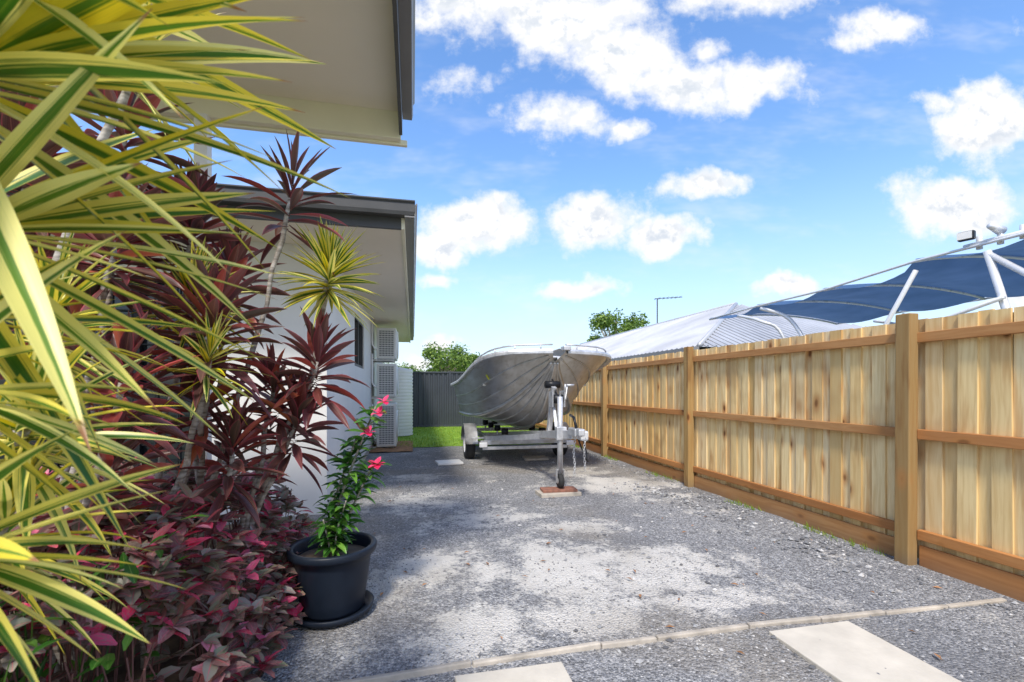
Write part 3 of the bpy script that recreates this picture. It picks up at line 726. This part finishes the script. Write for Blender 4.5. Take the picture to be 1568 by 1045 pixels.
shoot([b+Vector((-.03,0,0)),(-.46,2.74,.55),(-.38,2.7,.8),(-.30,2.65,1.02)],.009,72,.11,0,.15)
shoot([b+Vector((0,-.03,0)),(-.46,2.70,.42),(-.48,2.66,.56)],.007,26,.09,0,.2)
shoot([b+Vector((.03,-.02,0)),(-.42,2.70,.45),(-.36,2.66,.66)],.007,40,.10,0,.2)
lf.done('plant_leaves',M_green,pot); fl.done('flowers',M_pink,pot); mobj('plant_stems',V,F,M_stem,pot,smooth=True)
# ---------------------------------------------------------------- neighbour house
nh=empty('neighbour_house')
rx0,rx1,rx2=4.7,8.2,11.7; ry0,ry1,ryf=6.8,10.3,21.5; ze,zr=1.98,3.45
V=[];F=[]
n=int((ryf-ry0)/.16)
for i in range(n):
    y=ry0+(ryf-ry0)*i/n
    f=(y-ry0)/(ry1-ry0) if y<ry1 else 1
    if f>.02: addtube(V,F,[(rx0,y,ze+.012),(rx0+(rx1-rx0)*f,y,ze+(zr-ze)*f+.012)],.028,4)
n=int((rx2-rx0)/.16)
for i in range(1,n):
    x=rx0+(rx2-rx0)*i/n; f=min(x-rx0,rx2-x)/(rx1-rx0)
    addtube(V,F,[(x,ry0,ze+.012),(x,ry0+(ry1-ry0)*f,ze+(zr-ze)*f+.012)],.028,4)
mobj('roof_ribs',V,F,M_roofw,nh)
V=[(rx0,ry0,ze),(rx2,ry0,ze),(rx2,ryf,ze),(rx0,ryf,ze),(rx1,ry1,zr),(rx1,ryf,zr)]
mobj('roof_sheet',V,[(0,1,4),(1,2,5,4),(3,0,4,5),(2,3,5)],M_roofw,nh)
box('walls',rx0+.5,rx2-.5,ry0+.5,ryf-.5,0,ze,M_wall,nh)
tube('ridge_cap',[(rx1,ry1,zr+.02),(rx1,ryf,zr+.02)],.05,M_roofw,nh,6)
tube('hip_cap',[(rx0,ry0,ze+.02),(rx1,ry1,zr+.02)],.045,M_roofw,nh,6)
box('eave_gutter',rx0-.1,rx0,ry0,ryf,ze-.1,ze,M_gut,nh)
an=empty('tv_antenna'); V=[];F=[]
ax,ay=8.2,14.2
addtube(V,F,[(ax,ay,3.4),(ax,ay,4.35)],.02,6); addtube(V,F,[(ax-.1,ay,4.35),(ax+.95,ay,4.45)],.012,6)
for k in range(6): addtube(V,F,[(ax+k*.16,ay-.22,4.36+k*.016),(ax+k*.16,ay+.22,4.36+k*.016)],.006,5)
mobj('mast_and_elements',V,F,M_dark,an)
# ---------------------------------------------------------------- neighbour's boat + canopy
nb=empty('neighbour_boat')
hull(nb,5.35,1.3,-.40,1.15,M_white)
cp=empty('boat_canopy')
CX0,CX1=4.25,6.5; bows=[1.3,2.2,3.1,4.0,4.95,5.9]
def cz(u,y):
    return 2.34+.10*math.sin(math.pi*u)**.8+(.06 if y<3.2 else 0)-.03*max(0,(y-4.9))
V=[];F=[]; nu=14; rowsn=0
for bi in range(len(bows)-1):
    ks=range(8) if bi<len(bows)-2 else range(9)
    for k in ks:
        f=k/8; y=bows[bi]+(bows[bi+1]-bows[bi])*f; sag=-.07*math.sin(math.pi*f)
        pinch=.07*math.sin(math.pi*f)
        for i in range(nu+1):
            u=i/nu; x=CX0+pinch+(CX1-CX0-2*pinch)*u
            V.append((x,y,cz(u,y)+sag*(1-.3*math.sin(math.pi*u))))
        rowsn+=1
for j in range(rowsn-1):
    for i in range(nu): a=j*(nu+1)+i; F.append((a,a+1,a+nu+2,a+nu+1))
mobj('canvas',V,F,M_canvas,cp,smooth=True)
V=[];F=[]
for y in bows:
    addtube(V,F,[(CX0+(CX1-CX0)*i/nu,y,cz(i/nu,y)-.02) for i in range(nu+1)],.014,8)
for x in (CX0,CX1):
    addtube(V,F,[(x,y,cz(0,y)-.02) for y in bows],.012,8)
    xi=x+.15 if x==CX0 else x-.15
    addtube(V,F,smoothcurve([(x,4.9,2.28),(xi,4.6,2.1),(xi,4.3,1.6),(xi,4.2,.95)],5),.022,8)
    addtube(V,F,smoothcurve([(x,5.3,2.25),(x,4.9,2.12),(xi,4.7,1.9),(xi,4.45,.95)],5),.020,8)
    addtube(V,F,[(x,2.6,2.32),(xi,2.35,.95)],.026,8)
    addtube(V,F,[(x,3.1,2.30),(xi,3.7,1.5),(xi,3.8,.95)],.020,8)
    addtube(V,F,[(x,2.5,1.95),(xi,3.55,1.72)],.016,8)
    addtube(V,F,[(x,2.6,2.30),(xi,2.0,1.7),(xi,1.9,.95)],.022,8)
mobj('frame_tubes',V,F,M_tubew,cp,smooth=True)
V=[];F=[]
for k,yy in enumerate((2.42,2.55,2.68)):
    addtube(V,F,[(CX0+.05,yy,2.36),(CX0+.05,yy,2.46)],.02,8)
addtube(V,F,[(CX0+.02,2.34,2.40),(CX0+.02,2.76,2.40)],.016,8)
addtube(V,F,[(CX0-.06,2.55,2.49),(CX0+.06,2.55,2.46)],[.02,.035],10)
mobj('rod_holders',V,F,M_tubew,cp,smooth=True)
V=[];F=[]; addbox(V,F,(CX0-.02,2.72,2.47),(.05,.10,.07),Matrix.Rotation(.3,3,'Z')); mobj('spotlight',V,F,M_black,cp,bevel=.01)
V=[];F=[]; addbox(V,F,(CX0-.05,2.715,2.47),(.012,.085,.055),Matrix.Rotation(.3,3,'Z')); mobj('spotlight_lens',V,F,M_white,cp)
# ---------------------------------------------------------------- trees
def tree(name,x,y,h,r,seed,n=2200,ls=.35,flat=.75):
    random.seed(seed); e=empty(name); V=[];F=[]; th=h*.55
    addtube(V,F,smoothcurve([(x,y,0),(x+.1,y,th*.5),(x-.05,y+.05,th)],4),[.28*(1-.06*i) for i in range(9)],8)
    cl=[]
    for k in range(15):
        a=k*2.4; rr=r*math.sqrt(U(.05,1))*.8; z=h-r*flat+U(-.55,.65)*r*flat*(1.1-rr/r*.5)
        c=Vector((x+math.cos(a)*rr,y+math.sin(a)*rr,z)); cl.append((c,r*U(.22,.42)))
        addtube(V,F,[(x,y,th*U(.7,1)),((x+c.x)/2,(y+c.y)/2,(th+c.z)/2-.2),tuple(c)],[.12,.07,.03],5)
    mobj('trunk_and_limbs',V,F,M_stem,e,smooth=True)
    V=[];F=[]
    for i in range(n):
        c,cr=random.choice(cl); d=Vector((random.gauss(0,1),random.gauss(0,1),random.gauss(0,1))).normalized(); p=c+d*cr*U(.35,1.12)
        s=ls*U(.5,1.1); a=Vector((random.gauss(0,1),random.gauss(0,1),random.gauss(0,.6))).normalized(); b2=a.cross(d).normalized()
        k=len(V); V+= [p-a*s*.5,p+b2*s*.28,p+a*s*.5,p-b2*s*.28]; F.append((k,k+1,k+2,k+3))
    mobj('crown',V,F,M_tree,e)
tree('leafy_tree',12.5,26.5,6.3,1.8,3,4400,.24,.85)
tree('leafy_tree',2.2,33,4.6,2.1,5,4200,.26,.65)
tree('leafy_tree',4.1,36,4.3,1.5,9,2600,.26,.65)
tree('leafy_tree',-1.0,40,3.6,2.,11,2600,.3,.65)
random.seed(20)
V=[];F=[]
for i in range(9000):
    x=U(-60,70); y=48+U(-2,4); hh=2.1+1.0*mnoise.noise((x*.14,0,0))+.5*mnoise.noise((x*.6,3,0)); z=hh*R()**.6; s=U(.25,.6); a=Vector((random.gauss(0,1),random.gauss(0,1),random.gauss(0,1))).normalized()*s; b2=Vector((random.gauss(0,1),random.gauss(0,1),random.gauss(0,1))).normalized()*s*.6
    p=Vector((x,y,z)); k=len(V); V+= [p-a*.5,p+b2*.5,p+a*.5,p-b2*.5]; F.append((k,k+1,k+2,k+3))
mobj('distant_trees',V,F,M_tree)
# ---------------------------------------------------------------- light
EL=54
S=Vector((-.21,-.58,0)).normalized()*math.cos(math.radians(EL)); S.z=math.sin(math.radians(EL))
sun=bpy.data.lights.new('sun','SUN'); sun.energy=3.9; sun.angle=math.radians(8); sun.color=(1,.94,.84)
so=bpy.data.objects.new('sun',sun); COL.objects.link(so); so.rotation_euler=S.to_track_quat('Z','Y').to_euler()
w=bpy.data.worlds.new('World'); scene.world=w; w.use_nodes=True; t=NT(w.node_tree)
try:
    w.cycles.sampling_method='MANUAL'; w.cycles.sample_map_resolution=256
except Exception: pass
bg=t.n['Background']; bg.inputs[1].default_value=.15
sky=t.node('ShaderNodeTexSky'); sky.sky_type='NISHITA'; sky.sun_disc=False; sky.sun_elevation=math.radians(EL); sky.sun_rotation=math.atan2(S.x,S.y)
sky.air_density=1.; sky.dust_density=.6; sky.ozone_density=1.5
D=coords(t,'Generated'); th=math.radians(12.3)
a_=t.vm('DOT_PRODUCT',D,(math.cos(th),-math.sin(th),0)); d_=t.vm('DOT_PRODUCT',D,(math.sin(th),math.cos(th),0)); z_=t.vm('DOT_PRODUCT',D,(0,0,1))
ds=t.math('MAXIMUM',d_,.05)
cv=t.node('ShaderNodeCombineXYZ'); t.put(cv.inputs[0],t.math('DIVIDE',a_,ds)); t.put(cv.inputs[1],t.math('DIVIDE',z_,ds)); P=cv.outputs[0]
n1=t.noise(P,6,4,.6,True)
Pd=t.vm('ADD',P,t.vm('MULTIPLY',t.vm('SUBTRACT',n1,(.5,.5,.5)),(.15,.12,0)))
CL=[(10,82,26,11,1.1),(24,74,19,10,1.1),(38,67,15,7.5,1),(53,67,15,6.5,1.1),(-12,84,15,7,.9),(-12,67,9,3.6,.6),(12,59,13,5.5,.95),(26,57,5,2.4,.7),(44,75,6,3,.7),(80,79,14,4.5,.9),(103,58,14,10.5,1.4),(94,62,7,3,.8),(98,41,17,7.5,1.4),(-7,36,15,7,1.4),(-18,31,9,6,1.4),(18,37,13,7.5,1.4),(33,34,11,5.5,1.3),(42,44,11,4,1.2),(14.5,21.5,12,3,1),(-18.5,22.5,5,2.4,.9),(60,22,8,2.6,.8),(-15,10,6,2,.8),(111,22,10,5,1),(50,86,19,5,.9),(-20,6,7,2.5,.8),(120,80,10,3,.7)]
acc=None
for x,y,rx,ry,k in CL:
    q=t.vm('LENGTH',t.vm('MULTIPLY',t.vm('SUBTRACT',Pd,(x/100,y/100,0)),(100/rx,100/ry,0)))
    q=t.math('MULTIPLY_ADD',q,-k,k)
    acc=q if acc is None else t.math('MAXIMUM',acc,q)
nn=t.noise(P,11,6,.64)
nn2=t.noise(t.vm('ADD',P,(-.006,.022,0)),11,4,.6)
dens=t.math('ADD',acc,t.math('MULTIPLY',t.math('SUBTRACT',nn,.5),1.9))
cl=t.mr(dens,-.10,.66)
front=t.mr(d_,.05,.2); cl=t.math('MULTIPLY',cl,front)
gn=t.noise(t.vm('MULTIPLY',D,(1,1,2.2)),2.6,4,.6); gen=t.math('MULTIPLY',t.mr(gn,.48,.60),t.math('SUBTRACT',1.,front))
wisp=t.math('MULTIPLY',t.mr(t.noise(t.mapv(P,(2,5,1)),1.6,4,.65),.45,.80,0,.35),front)
cl=t.math('MAXIMUM',t.math('MAXIMUM',cl,gen),wisp)
hs=t.node('ShaderNodeHueSaturation'); t.put(hs.inputs['Color'],sky.outputs[0]); hs.inputs['Saturation'].default_value=1.2; hs.inputs['Value'].default_value=2.05
skyc=t.mix(1.,hs.outputs[0],(1.08,1.0,1.02),'MULTIPLY')
haze=t.mr(z_,0,.42,.78,0); skyc=t.mix(haze,skyc,(4.1,5.3,6.4))
lit=t.mr(t.math('SUBTRACT',nn2,nn),-.02,.13); core=t.mr(dens,.25,.9)
shade=t.math('MULTIPLY',lit,core)
cc=t.mix(shade,(7.1,7.1,7.1),(5.0,5.4,6.0))
fin=t.mix(cl,skyc,cc); t.put(bg.inputs[0],fin)
# ---------------------------------------------------------------- camera
cam=bpy.data.cameras.new('camera'); cam.lens=16; cam.sensor_width=36; cam.shift_y=.0462; cam.clip_start=.02; cam.clip_end=1500
cam.dof.use_dof=True; cam.dof.focus_distance=4.0; cam.dof.aperture_fstop=4.0
co=bpy.data.objects.new('camera',cam); COL.objects.link(co); co.location=(0,0,1.28); co.rotation_euler=(math.radians(90),0,-th)
scene.camera=co
scene.view_settings.view_transform='Standard'; scene.view_settings.look='None'; scene.view_settings.exposure=0
